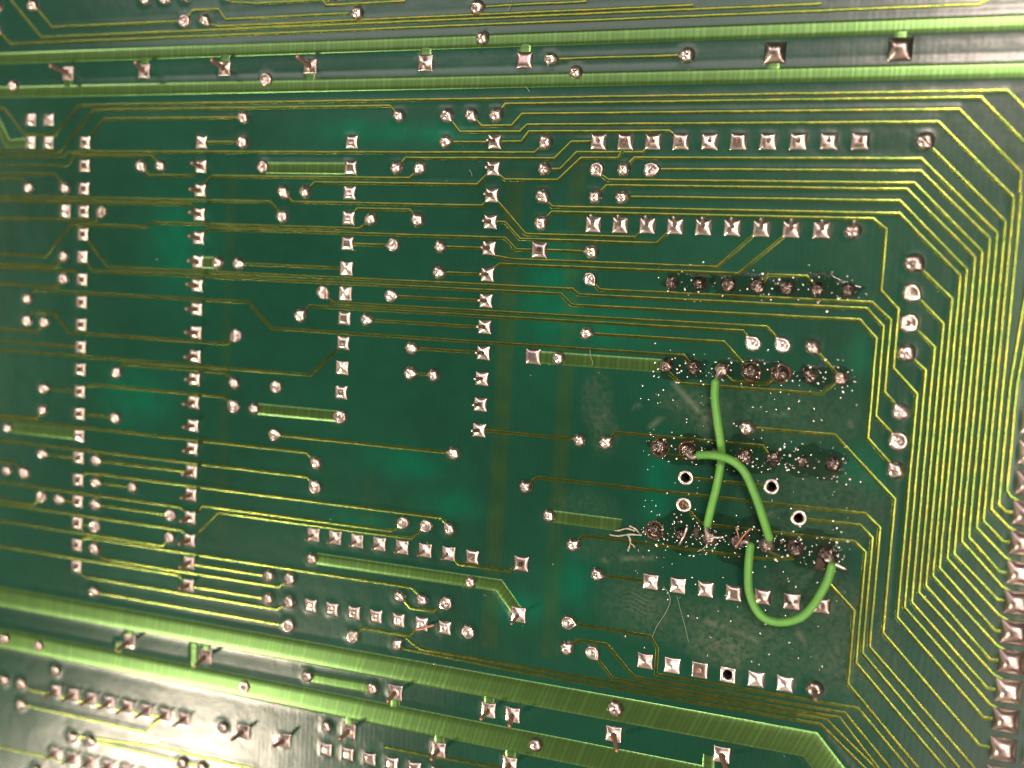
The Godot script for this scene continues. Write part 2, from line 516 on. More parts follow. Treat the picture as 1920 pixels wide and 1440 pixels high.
	trace([34.16, 6.13, 34.84, 6.76, 34.84, 7.99, 34.84, 14.53, 34.84, 15.44, 37.41, 18.02, 37.78, 18.01])
	trace([34.15, 5.09, 35.04, 5.97, 35.04, 7.97, 35.04, 14.51, 35.04, 15.08, 37.56, 17.53, 37.87, 17.66])
	trace([34.18, 4.15, 35.23, 5.13, 35.23, 7.96, 35.23, 14.48, 35.23, 14.81, 37.4, 17.02, 37.78, 17.01])
	trace([35.42, 4.37, 35.42, 7.94, 35.42, 14.27, 35.42, 14.45, 37.57, 16.53, 37.85, 16.67])
	trace([35.6, 4.15, 35.6, 7.93, 35.6, 14.15, 37.46, 16.03, 37.78, 16.02])
	trace([35.81, 3.74, 35.81, 7.91, 35.81, 13.81, 37.54, 15.5, 37.82, 15.64])
	trace([36.01, 3.56, 36.01, 7.9, 36.01, 13.62, 37.45, 14.98, 37.79, 14.99])
	trace([36.2, 3.12, 36.2, 7.88, 36.2, 13.16, 37.54, 14.52, 37.81, 14.65])
	trace([36.4, 2.95, 36.4, 7.87, 36.4, 12.99, 37.43, 14.05, 37.8, 14.03])
	trace([36.61, 2.56, 36.61, 7.85, 36.61, 12.65, 37.53, 13.53, 37.77, 13.65])
	trace([36.79, 1.79, 36.79, 2.99, 36.79, 7.84, 36.79, 12.4, 37.45, 13.02, 37.8, 13.01])
	trace([36.99, 1.62, 36.99, 7.82, 36.99, 11.98, 37.56, 12.52, 37.8, 12.65])
	trace([37.47, 3.65, 37.2, 7.81, 37.2, 11.8, 37.44, 12.02, 37.83, 12.01])
	trace([37.69, 4.32, 37.4, 7.79, 37.4, 11.31, 37.55, 11.51, 37.79, 11.64])
	trace([-2.97, 25.07, -2.36, 25.21, -1.18, 25.21, 3.58, 25.21, 4.84, 25.12])
	trace([-2.68, 26, -0.55, 26, 4.03, 26, 4.89, 25.1])
	trace([0.24, 26.9, 4.76, 26.54, 9.68, 26.54])
	trace([1.43, 26.98, 2.32, 26.97, 7.4, 26.98])
	trace([-6.23, 28.32, -4.27, 28.32, -0.37, 28.24])
	trace([15.62, 24.35, 17.51, 24.35, 21.07, 24.21])
	strip([9.14, 1.02, 12.85, 1.02], 0.46)
	strip([6.23, 5, 6.8, 5], 0.46)
	strip([21.1, 8.01, 22.29, 8.01, 25.84, 8.01], 0.48)
	strip([9.17, 11, 12.83, 11], 0.46)
	strip([-3.8, 12.97, -0.25, 12.97], 0.46)
	strip([22.12, 14.01, 24.78, 14.03], 0.46)
	strip([12.19, 16.99, 19.01, 16.98, 20.14, 16.98, 20.97, 17.93], 0.48)
	strip([-4.88, -0.91, -4.28, 0.06, -3, 0], 0.4)
	strip([12.18, 22.05, 14.92, 22.03], 0.44)

# ---------------------------------------------------------------- the laminate and its lacquer
func substrate() -> void:
	var m := mat("solder_mask", Color(1, 1, 1), 0.23)
	m.albedo_texture = mask_colour()
	m.normal_enabled = true
	m.normal_texture = mask_relief()
	m.normal_scale = 1.0
	m.uv1_triplanar = true
	m.uv1_triplanar_sharpness = 8.0
	var sx := 1.0 / ((X1 - X0) * U)
	var sz := 1.0 / ((Y1 - Y0) * U)
	m.uv1_scale = Vector3(sx, sx, sz)
	m.uv1_offset = Vector3(-(X0 - GX) * U * sx, 0.0, -(Y0 - GY) * U * sz)
	var c := CSGCombiner3D.new()
	c.name = "substrate"
	var box := CSGBox3D.new()
	box.name = "laminate"
	box.size = Vector3((X1 - X0) * U, T, (Y1 - Y0) * U)
	box.position = Vector3(((X0 + X1) / 2 - GX) * U, T / 2, ((Y0 + Y1) / 2 - GY) * U)
	box.material = m
	c.add_child(box)
	for h in [[27, 12], [30, 12], [31, 13], [29, 19]]:
		var cy := CSGCylinder3D.new()
		cy.name = "drill_hole"
		cy.radius = 0.165 * U
		cy.height = 1.1 * U
		cy.sides = 24
		cy.operation = CSGShape3D.OPERATION_SUBTRACTION
		cy.material = M.bore
		cy.position = at(h[0], h[1], 0.0)
		c.add_child(cy, true)
	board.add_child(c)

func mask_colour() -> ImageTexture:
	var res := 16.0
	var w := int((X1 - X0) * res)
	var h := int((Y1 - Y0) * res)
	var n1 := FastNoiseLite.new()
	n1.seed = 1
	n1.frequency = 0.006
	n1.fractal_octaves = 3
	var n2 := FastNoiseLite.new()
	n2.seed = 2
	n2.frequency = 0.05
	n2.fractal_octaves = 3
	var n3 := FastNoiseLite.new()
	n3.seed = 3
	n3.frequency = 0.2
	n3.fractal_octaves = 4
	n3.domain_warp_enabled = true
	n3.domain_warp_amplitude = 14.0
	# copper of the inner and far layers seen faintly through the laminate (x from, x to, y from, y to, amount)
	var deep := [[19.55, 20.15, 1.0, 19.5, 0.55], [22.0, 22.55, 0.5, 19.5, 0.45], [7.3, 7.7, 1.0, 19.0, 0.3], [14.2, 14.6, 13.0, 19.5, 0.2]]
	# places where the laminate is clearer and glows greener (x, y, rx, ry)
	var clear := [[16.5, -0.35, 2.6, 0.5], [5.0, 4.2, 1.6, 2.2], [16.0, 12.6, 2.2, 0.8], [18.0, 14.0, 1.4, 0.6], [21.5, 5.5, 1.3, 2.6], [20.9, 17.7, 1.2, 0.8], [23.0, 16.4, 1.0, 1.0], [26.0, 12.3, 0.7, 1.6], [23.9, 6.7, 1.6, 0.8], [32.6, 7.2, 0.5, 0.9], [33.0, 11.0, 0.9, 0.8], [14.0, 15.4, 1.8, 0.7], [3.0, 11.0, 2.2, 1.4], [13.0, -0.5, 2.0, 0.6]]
	# dried washing marks: (x, y, rx, ry, amount)
	var haze := [[23.5, 9.4, 0.55, 1.0, 0.5], [23.9, 10.6, 0.5, 0.8, 0.5], [25.4, 16.9, 1.3, 1.2, 0.45], [24.6, 15.0, 1.6, 0.6, 0.35], [28.6, 18.2, 1.0, 0.5, 0.6], [29.1, 18.9, 0.35, 0.7, 0.5], [27.6, 9.8, 0.5, 0.5, 0.7], [26.9, 9.2, 1.2, 0.35, 0.4], [31.5, 12.4, 2.2, 1.3, 0.5], [31.5, 15.6, 1.6, 0.9, 0.6], [30.6, 17.6, 3.0, 1.2, 0.6], [29.5, 9.4, 3.2, 1.0, 0.45], [28.0, 17.3, 2.2, 1.0, 0.5], [33.4, 17.5, 1.2, 2.2, 0.4], [23.3, 13.6, 1.2, 0.7, 0.3]]
	# fine scratches, and a print left by a fingertip
	var scratch := [[26.3, 8.6, 27.2, 9.45], [27.2, 9.45, 28.1, 10.2], [25.5, 10.3, 26.0, 9.8], [24.9, 9.6, 25.5, 9.3], [29.1, 9.3, 30.3, 9.4], [32.4, 9.5, 32.7, 9.9], [31.3, 17.1, 31.9, 17.8], [29.8, 13.0, 31.2, 12.6], [24.2, 15.4, 26.2, 15.0], [27.6, 17.0, 30.0, 17.6]]
	var data := PackedByteArray()
	data.resize(w * h * 3)
	var k := 0
	for j in h:
		var y := Y0 + j / res
		var dj: Array = []
		for i in w:
			var x := X0 + i / res
			var a := n1.get_noise_2d(i, j)
			var b := n2.get_noise_2d(i, j)
			var weave := 0.5 + 0.5 * sin(x * 31.0 + b * 3.0)
			var v := 1.0 + 0.22 * a + 0.10 * b + 0.07 * (weave - 0.5)
			var r := 0.0045 * v
			var g := 0.048 * v
			var bl := 0.0265 * v
			for d in deep:
				if x > d[0] - 0.15 and x < d[1] + 0.15 and y > d[2] and y < d[3]:
					var e: float = d[4] * smoothstep(d[0] - 0.15, d[0] + 0.1, x) * (1.0 - smoothstep(d[1] - 0.1, d[1] + 0.15, x)) * (0.75 + 0.5 * b)
					r += 0.020 * e
					g += 0.004 * e
					bl -= 0.016 * e
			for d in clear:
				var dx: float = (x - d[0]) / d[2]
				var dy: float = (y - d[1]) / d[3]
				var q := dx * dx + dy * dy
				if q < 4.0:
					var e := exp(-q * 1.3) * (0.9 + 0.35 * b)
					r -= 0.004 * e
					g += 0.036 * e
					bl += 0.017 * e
			for d in haze:
				var dx: float = (x - d[0]) / d[2]
				var dy: float = (y - d[1]) / d[3]
				var q := dx * dx + dy * dy
				if q < 2.2:
					var s := n3.get_noise_2d(i * 1.3, j * 1.3)
					var e: float = d[4] * clampf(1.3 - q * 0.75, 0.0, 1.0) * clampf(0.62 + 1.1 * s, 0.0, 1.1)
					r += 0.040 * e
					g += 0.033 * e
					bl += 0.023 * e
			if x > 24.0 and x < 33.0 and y > 8.0 and y < 18.5:
				for d in scratch:
					var ab := Vector2(d[2] - d[0], d[3] - d[1])
					var ap := Vector2(x - d[0], y - d[1])
					var tt := clampf(ap.dot(ab) / ab.length_squared(), 0.0, 1.0)
					var away := ap.distance_to(ab * tt)
					if away < 0.16:
						var e := (1.0 - away / 0.16) * clampf(0.4 + 1.6 * b + 0.8 * n3.get_noise_2d(i * 2.0, j * 2.0), 0.0, 1.0)
						r += 0.060 * e
						g += 0.055 * e
						bl += 0.040 * e
				var fx := (x - 25.6) / 0.55
				var fy := (y - 16.75) / 0.5
				var fq := fx * fx + fy * fy
				if fq < 3.0:
					var e := exp(-fq) * smoothstep(-0.1, 0.7, sin((y + 0.16 * fx * fx * fx - 0.25 * fx) * 38.0))
					r += 0.045 * e
					g += 0.045 * e
					bl += 0.032 * e
			data[k] = int(clampf(lin(r), 0, 1) * 255.0)
			data[k + 1] = int(clampf(lin(g), 0, 1) * 255.0)
			data[k + 2] = int(clampf(lin(bl), 0, 1) * 255.0)
			k += 3
	return ImageTexture.create_from_image(Image.create_from_data(w, h, false, Image.FORMAT_RGB8, data))

func lin(c: float) -> float:
	return 1.055 * pow(maxf(c, 0.0), 0.41667) - 0.055

# the lacquer is thicker along copper: its slopes beside bars, traces and pads catch the lamps
func mask_relief() -> ImageTexture:
	var res := 24.0
	var w := int((X1 - X0) * res)
	var h := int((Y1 - Y0) * res)
	var broad := Image.create_empty(w, h, false, Image.FORMAT_RF)
	var fine := Image.create_empty(w, h, false, Image.FORMAT_RF)
	for t in tracks:
		var wide: bool = t.size() % 2 == 1
		var hw: float = t[0] / 2 + (0.1 if t[0] > 0.48 else 0.0) if wide else 0.09
		var L: Array = t.slice(1) if wide else t
		for i in L.size() / 2 - 1:
			var a := Vector2(L[2 * i], L[2 * i + 1])
			var b := Vector2(L[2 * i + 2], L[2 * i + 3])
			var c := maxi(1, int(a.distance_to(b) / 0.09))
			for s in c + 1:
				var q := a.lerp(b, float(s) / c)
				if wide:
					broad.fill_rect(Rect2i(int((q.x - hw - X0) * res), int((q.y - hw - Y0) * res), int(2 * hw * res), int(2 * hw * res)), Color(1, 1, 1))
				elif absf(a.x - b.x) < 0.02 or absf(a.y - b.y) < 0.02:
					broad.fill_rect(Rect2i(int((q.x - hw - X0) * res), int((q.y - hw - Y0) * res), int(2 * hw * res), int(2 * hw * res)), Color(0.4, 0.4, 0.4))
	for p in spots:
		var r0 := 0.36
		for s in 9:          # a round patch, row by row
			var yy := r0 * (s / 4.0 - 1.0)
			var xx := sqrt(maxf(r0 * r0 - yy * yy, 0.004))
			fine.fill_rect(Rect2i(int((p.x - xx - X0) * res), int((p.y + yy - r0 / 8 - Y0) * res), int(2 * xx * res), int(r0 / 4 * res) + 1), Color(0.22, 0.22, 0.22))
	broad.shrink_x2()
	broad.shrink_x2()
	broad.resize(w, h, Image.INTERPOLATE_CUBIC)
	fine.shrink_x2()
	fine.shrink_x2()
	fine.resize(w, h, Image.INTERPOLATE_CUBIC)
	var f := broad.get_data().to_float32_array()
	var f2 := fine.get_data().to_float32_array()
	var n := FastNoiseLite.new()
	n.seed = 8
	n.frequency = 0.05
	n.fractal_octaves = 3
	var n2 := FastNoiseLite.new()
	n2.seed = 18
	n2.frequency = 0.012
	for j in h:
		for i in w:
			var k := j * w + i
			f[k] = 0.36 * f[k] + f2[k] + 0.02 * n.get_noise_2d(i * 1.6, j * 0.7) + 0.18 * n2.get_noise_2d(i, j) + 0.006 * sin(i * 1.25)
	var im: Image
	im = Image.create_from_data(w, h, false, Image.FORMAT_RF, f.to_byte_array())
	im.bump_map_to_normal_map(1.05)
	return ImageTexture.create_from_image(im)

# ---------------------------------------------------------------- solder joints
func dome(r: float, h: float, kind: int, nub: bool) -> ArrayMesh:
	var key := "d%.2f %.2f %d %s" % [r, h, kind, nub]
	if shapes.has(key):
		return shapes[key]
	var g := RandomNumberGenerator.new()
	g.seed = hash(key)
	var prof := [[1.06, -0.02], [1.02, 0.02], [0.985, 0.22], [0.93, 0.40], [0.84, 0.57], [0.72, 0.72], [0.57, 0.845], [0.40, 0.93], [0.2, 0.983], [0.0, 1.0]]
	if kind == 1:        # a shallow dish in the top
		prof = [[1.06, -0.02], [1.03, 0.015], [0.99, 0.35], [0.90, 0.72], [0.76, 0.90], [0.55, 0.80], [0.3, 0.62], [0.0, 0.56]]
	elif kind == 2:      # a small wire end poking out of the top
		prof = [[1.06, -0.02], [1.02, 0.015], [0.985, 0.25], [0.9, 0.52], [0.75, 0.74], [0.55, 0.9], [0.3, 1.04], [0.14, 1.1], [0.0, 1.11]]
	var p1 := g.randf() * TAU
	var p2 := g.randf() * TAU
	var rows: Array = []
	for e in prof:
		var row: Array = []
		for s in 24:
			var t := TAU * s / 24
			var rr: float = r * e[0] * (1.0 + 0.035 * sin(2 * t + p1) + 0.02 * sin(3 * t + p2))
			var hh: float = h * e[1]
			if nub:
				var q := wrapf(t, -PI, PI)
				var b := exp(-q * q / 0.06)
				rr += 0.075 * b * clampf(e[0] * 1.4 - 0.35, 0.0, 1.0)
				hh -= 0.35 * h * b * clampf(e[1] - 0.2, 0.0, 1.0) * e[0]
			hh += 0.07 * h * sin(t + p2) * (1.0 - e[0]) if e[1] > 0.3 else 0.0
			row.append(Vector3(rr * cos(t), hh, -rr * sin(t)) * U)
		rows.append(row)
	shapes[key] = grid_mesh(rows, true).commit()
	return shapes[key]

func pillow(a: float, kind: String, variant: int) -> ArrayMesh:
	var key := "p%.2f %s %d" % [a, kind, variant]
	if shapes.has(key):
		return shapes[key]
	var g := RandomNumberGenerator.new()
	g.seed = hash(key)
	var n := 16
	var tilt := Vector2(g.randf_range(-1, 1), g.randf_range(-1, 1)) * 0.035
	var off := Vector2(g.randf_range(-1, 1), g.randf_range(-1, 1)) * 0.03
	var rows: Array = []
	for i in n + 1:
		var row: Array = []
		for j in n + 1:
			var u := clampf(2.0 * (i - 1) / (n - 2) - 1.0, -1.0, 1.0)
			var v := clampf(2.0 * (j - 1) / (n - 2) - 1.0, -1.0, 1.0)
			var pin := 0.035 if kind != "mound" else 0.02
			var x := a * u * (1.0 - pin * (1.0 - v * v))
			var y := a * v * (1.0 - pin * (1.0 - u * u))
			var r := Vector2(x, y).distance_to(off)
			var hh := 0.0
			match kind:
				"pit": hh = 0.035 + 0.07 * (1.0 - pow(absf(u), 3.0)) * (1.0 - pow(absf(v), 3.0)) - 0.022 * exp(-pow(r / 0.10, 2))
				"tent": hh = 0.045 + 0.085 * exp(-pow(r / 0.17, 2))
				"flat": hh = 0.035 + 0.06 * (1.0 - pow(absf(u), 3.6)) * (1.0 - pow(absf(v), 3.6)) + 0.02 * v
				"fillet": hh = 0.035 + 0.06 * (1.0 - pow(absf(u), 3.4)) * (1.0 - pow(absf(v), 3.4)) + 0.03 * exp(-pow(r / 0.10, 2))
				"mound": hh = 0.05 + 0.20 * (1.0 - pow(absf(u), 3.0)) * (1.0 - v * v * 0.9)
				"ring": hh = 0.05
			hh += (tilt.x * u + tilt.y * v) * (1.0 - u * u) * (1.0 - v * v)
			hh *= (1.0 - 0.35 * pow(u, 6.0)) * (1.0 - 0.35 * pow(v, 6.0))
			if i == 0 or j == 0 or i == n or j == n:
				hh = -0.02
				x *= 1.05
				y *= 1.05
			row.append(Vector3(x, hh, y) * U)
		rows.append(row)
	shapes[key] = grid_mesh(rows).commit()
	return shapes[key]

func near_trace(p: Vector2) -> Variant:
	for e in ends:
		if p.distance_to(e[0]) < 0.62:
			var d: Vector2 = e[0] - p
			if d.length() < 0.12:
				d = e[1] - p
			return atan2(-d.y, d.x)
	return null

var spots: Array = []
var made := {}

func via(x: float, y: float, m := "solder", kind := -1, r := 0.265) -> MeshInstance3D:
	spots.append(Vector2(x, y))
	var d = near_trace(Vector2(x, y))
	var k: int = kind if kind >= 0 else [0, 0, 0, 2, 0, 0, 0, 1, 2][rng.randi() % 9]
	var q: float = r * [0.96, 1.0, 1.05][rng.randi() % 3]
	return put(dome(q, 0.215 if k != 1 else 0.14, k, d != null), "round_joint", M[m], board, at(x, y), d if d != null else rng.randf() * TAU)

func vias(L: Array) -> void:
	for i in L.size() / 2:
		via(L[2 * i], L[2 * i + 1])

func pad(x: float, y: float, kind: String, m := "solder", a := 0.27) -> MeshInstance3D:
	spots.append(Vector2(x, y))
	return put(pillow(a, kind, rng.randi() % 4), "square_joint", M[m], board, at(x, y), [0.0, PI / 2, PI, -PI / 2][rng.randi() % 4] if kind != "mound" else 0.0)

# a component lead standing in its joint, as a piece of that joint: leaning by dx, dy on its way up to h
func pin(o: Node3D, dx: float, dy: float, h: float, r: float, m: String, tip := "") -> void:
	var turn := o.transform.basis.inverse()
	var b := Vector3(0, 0.03 * U, 0)
	var c := Vector3(dx, h, dy) * U
	var st := tube([b, b.lerp(c, 0.35), b.lerp(c, 0.8), c], [r * 1.5, r * 1.1, r, r * 0.9], 10)
	var l := commit(st, "component_lead", M[m], o)
	l.transform.basis = turn
	if tip:
		var e := commit(tube([c + Vector3(0, 0.01, 0) * U, c + Vector3(0, 0.04, 0) * U], [r * 0.95, r * 0.8], 10), "cut_end", M[tip], o)
		e.transform.basis = turn

func joints() -> void:
	# the long rows of the four big packages
	for i in 20:
		pin(pad(0, i, "fillet" if i in [5, 13] else "pit", "solder", 0.265), 0.03, 0.0, 0.17, 0.055, "solder" if i in [5, 13] else "pit")
		pin(pad(6, i, "fillet", "solder", 0.265), rng.randf_range(-0.08, 0.02), rng.randf_range(-0.04, 0.06), 0.62 if i > 0 else 0.15, 0.085, "lead")
	for i in 11:
		pad(13, i, "tent" if i in [5, 6, 9] else "pit", "solder", 0.27)
	via(13, 11, "solder", 1, 0.29)
	for i in 12:
		pin(pad(19, i, "fillet"), -0.18, 0.0, 0.36, 0.075, "solder")
	for i in 10:
		pin(pad(23 + i, 0, "flat", "solder", 0.285), rng.randf_range(-0.05, 0.05), -0.06, 0.24, 0.07, "lead")
		if i < 9:
			pin(pad(23 + i, 3, "fillet", "solder", 0.285), -0.03, -0.30, 0.40, 0.062, "lead_silver")
	pin(via(32, 3, "solder", 0, 0.29), 0.0, -0.30, 0.40, 0.062, "lead_silver")
	for i in 8:
		pin(pad(12 + i, 16, "tent" if i < 7 else "pit", "solder", 0.27), -0.10, 0.12, 0.50 if i < 7 else 0.14, 0.045, "lead")
		if i < 7:
			var q := pad(12 + i, 19, "pit", "solder_bright" if i == 5 else "solder", 0.27)
			if i == 5:
				strand(q, [16.85, 19.22, 0.12, 17.15, 19.12, 0.16, 17.4, 18.98, 0.2, 17.62, 18.88, 0.24], 0.05, "copper_end", "wire_sliver")
		pin(pad(-1 + i, 25, "fillet", "solder", 0.265), -0.05, 0.05, 0.68, 0.06, "lead")
	via(19, 19, "solder", 1)
	for i in 9:
		pin(pad(-1 + i, 28, "fillet", "solder", 0.265), 0.0, 0.0, 0.6, 0.06, "lead")
		pad(13 + i, 25, "flat", "solder", 0.27)
	pin(pad(21, 16, "pit", "solder_dull", 0.30), 0, 0, 0.12, 0.09, "pit")
	pin(pad(21, 18, "tent", "solder", 0.30), 0.0, 0.1, 0.85, 0.06, "lead", "copper_end")
	pin(pad(21, 4, "pit", "solder_dull", 0.30), 0, 0, 0.12, 0.09, "pit")
	pad(21, 8, "flat", "solder_dull", 0.30)
	for p in [[-3, -1], [-2, -1], [-3, 0], [-2, 0], [-1, 3]]:
		pad(p[0], p[1], "tent", "solder", 0.26)
	# joints of the capacitors between the bars, with leads left standing
	for p in [[-1, -3, -0.15, -0.10], [3, -3, 0.25, -0.12], [7, -3, -0.02, -0.12], [11, -3, -0.1, -0.15]]:
		pin(pad(p[0], p[1], "tent", "solder_dull", 0.29), p[2], p[3], 0.82, 0.085, "lead", "copper_end")
	pad(16, -3, "tent", "solder_dull", 0.31)
	pad(20, -3, "flat", "solder_dull", 0.31)
	pad(29, -3, "mound", "solder_dull", 0.36)
	pad(33, -3, "mound", "solder_dull", 0.38)
	for p in [[3, 22, 0.05, 0.1], [7, 22, 0.1, 0.1], [9, 25, 0, 0], [16, 22, 0.08, 0.02], [14, 24, 0.05, -0.05], [11, 25, 0.0, -0.1], [20, 22, 0.0, 0.0], [21, 22, 0.15, 0.05], [18, 24, 0.05, 0.0], [21, 24, 0, 0], [25, 22, 0.3, 0.2], [29, 22, 0.25, 0.2]]:
		pin(pad(p[0], p[1], "tent", "solder", 0.30), p[2], p[3], 0.85, 0.085, "lead", "copper_end")
	# connector along the right edge
	for i in 14:
		pad(38.05, 9 + i, "mound", "solder" if i % 4 == 1 else "solder_dull", 0.40)
		pad(39.05, 9 + i, "mound", "solder_dull", 0.38)
	# the row below the rework
	for i in 7:
		pad(26 + i, 16, ["tent", "tent", "fillet", "flat", "fillet", "tent", "pit"][i], "solder" if i < 4 else "solder_dull", 0.285)
	pad(26, 19, "tent", "solder_dull", 0.29)
	pad(27, 19, "tent", "solder_bright", 0.29)
	pad(28, 19, "ring", "solder", 0.29)
	put(dome(0.15, 0.12, 2, false), "round_joint", M.lead, board, at(28, 19, 0.02))
	for i in [30, 31]:
		pad(i, 19, "fillet", "solder_bright", 0.29)
	pin(via(32, 19, "solder_dull", 0, 0.31), 0.02, 0.05, 0.85, 0.085, "lead")
	for p in [[25, 21], [22, 23]]:
		via(p[0], p[1], "solder_dull", 0, 0.31)
	vias([-5, -6, -5, -5, -3, -6, 3, -6, 4, -6, 5, -6, 7, -6, 5, -5, 6, -5, -4, -2.5, -5, -1, 8, -1, 8, 0, 3, 1, 4, 1, -3, 2, -1, 2, 13, -5, 18, -5, 18.3, -3.85, 9, -2.5, 15, -1, 17, -1, 18, -1])
	vias([19, -1, 17, 0, 9, 1, 15, 1, 16, 1, 10, 2, 11, 2, 21, -3, 26, -3, 22, -2.5, 21, 0, 21, 1, 23, 1, 24, 1, 25, 1, 21, 2, 23, 2, 24, 2, 1, 3, -1, 5, -1, 6, -3, 7, -3, 8, -2, 8])
	vias([2, 10, 7, 5, 8, 5, 8, 8, 8, 10, 10, 3, 14, 3, 16, 3, 15, 4, 17, 4, 17, 5, 12, 6, 15, 6, 11, 7, 14, 7, 16, 8, 16, 9, 17, 9, 10, 10, 21, 3, 23, 4, 23, 5, 23, 7, 22, 8])
	vias([31, 7, -2, 11, -2, 12, 2, 12, -4, 13, -2, 14, 1, 14, -4, 15, -3, 15, 1, 15, 3, 15, -2, 16, -1, 16, 1, 16, 1, 17, 1, 18, 8, 11, 9, 11, 5, 16, 5, 17, 10, 12, 12, 13, 12, 14, 18, 12])
	vias([16, 15, 17, 15, 18, 15, 12, 17, 10, 18, 11, 18, 23, 11, 24, 11, 21, 13, 22, 14, 23, 15, 24, 16, 29, 10, 1, 20, -4, 23, -2, 23, -1, 24, -4, 25, -3, 25, 9, 23, -3, 26, 8, 25, 0, 27, 1, 27])
	vias([-2, 29, 6, 27, 7, 27, 10, 19, 11, 19, 11, 20, 16, 18, 17, 18, 18, 18, 19, 17, 14, 20, 16, 20, 12, 22, 15, 22, 13, 24, 23, 18, 23, 19, 24, 19])
	for p in [[30.0, 7], [29, 7]]:
		via(p[0], p[1], "solder_bright", 1, 0.29)
	via(34, 9, "solder_bright", 2, 0.31)
	for i in [0, 4, 5, 6, 7, 10, 11]:
		via(34, i, "solder", 1 if i in [5, 6, 10] else 0, 0.30)

func open_ring(x: float, y: float, square := false) -> void:
	var rows: Array = []
	for e in [[1.05, -0.02], [1.0, 0.03], [0.93, 0.055], [0.72, 0.055], [0.62, 0.03], [0.60, -0.12]]:
		var row: Array = []
		for s in 32:
			var t := TAU * s / 32
			var q := 1.0
			if square and e[0] > 0.7:
				q = 1.0 / maxf(absf(cos(t)), absf(sin(t)))
			var rr: float = 0.27 * e[0] * (q + 0.03 * sin(2 * t + x))
			row.append(Vector3(rr * cos(t), e[1] + 0.008 * sin(3 * t + y), -rr * sin(t)) * U)
		rows.append(row)
	commit(grid_mesh(rows, true), "open_pad_ring", M.solder_bright, board, at(x, y))

func blob(x: float, y: float, r: float, h: float, m: String, called: String, sd: int, parent: Node = null, sx := 1.0, sy := 1.0) -> MeshInstance3D:
	var n := FastNoiseLite.new()
	n.seed = sd
	n.frequency = 1.0
	n.fractal_octaves = 3
	var rows: Array = []
	var prof := [[1.08, -0.03], [1.0, 0.02], [0.92, 0.35], [0.8, 0.6], [0.64, 0.8], [0.48, 0.92], [0.32, 0.98], [0.16, 1.0], [0.0, 1.0]]
	for e in prof:
		var row: Array = []
		for s in 28:
			var t := TAU * s / 28
			var c := Vector2(cos(t), sin(t))
			var rr: float = r * e[0] * (1.0 + (0.18 if h > 0.1 else 0.4) * n.get_noise_2d(c.x * 1.1, c.y * 1.1))
			var bump: float = 1.0 + 0.55 * n.get_noise_3d(c.x * e[0] * 2.2, c.y * e[0] * 2.2, 5.0)
			var hh: float = h * e[1] * (bump if e[1] > 0.1 else 1.0)
			row.append(Vector3(rr * c.x * sx, hh, -rr * c.y * sy) * U)
		rows.append(row)
	return commit(grid_mesh(rows, true), called, M[m], parent if parent else board, at(x, y) if parent == null else Vector3.ZERO)

func strand(o: Node3D, L: Array, r: float, m: String, called: String) -> void:
	var pts := smooth_path(L, 3)
	for i in pts.size():
		pts[i] = o.transform.affine_inverse() * pts[i]
	var R := same(pts.size(), r)
	R[-1] = r * 0.7
	commit(tube(pts, R, 8), called, M[m], o)

func crust(o: Node3D, r: float, sd: int) -> void:          # scorched flux round the foot of a joint
	var n := FastNoiseLite.new()
	n.seed = sd
	n.frequency = 1.0
	var rows: Array = []
	for e in [[-1.0, -0.01], [-0.6, 0.6], [0.0, 1.0], [0.6, 0.6], [1.0, -0.01]]:
		var row: Array = []
		for s in 30:
			var t := TAU * s / 30
			var q := n.get_noise_2d(cos(t) * 2.0, sin(t) * 2.0)
			var wd := 0.045 + 0.05 * maxf(q, -0.6)
			var rr: float = r + e[0] * wd + 0.03 * q
			row.append(Vector3(rr * cos(t), maxf(-0.01, e[1] * (0.03 + 0.05 * q)), -rr * sin(t)) * U)
		rows.append(row)
	commit(grid_mesh(rows, true), "burnt_flux_ring", M.burnt_flux, o)

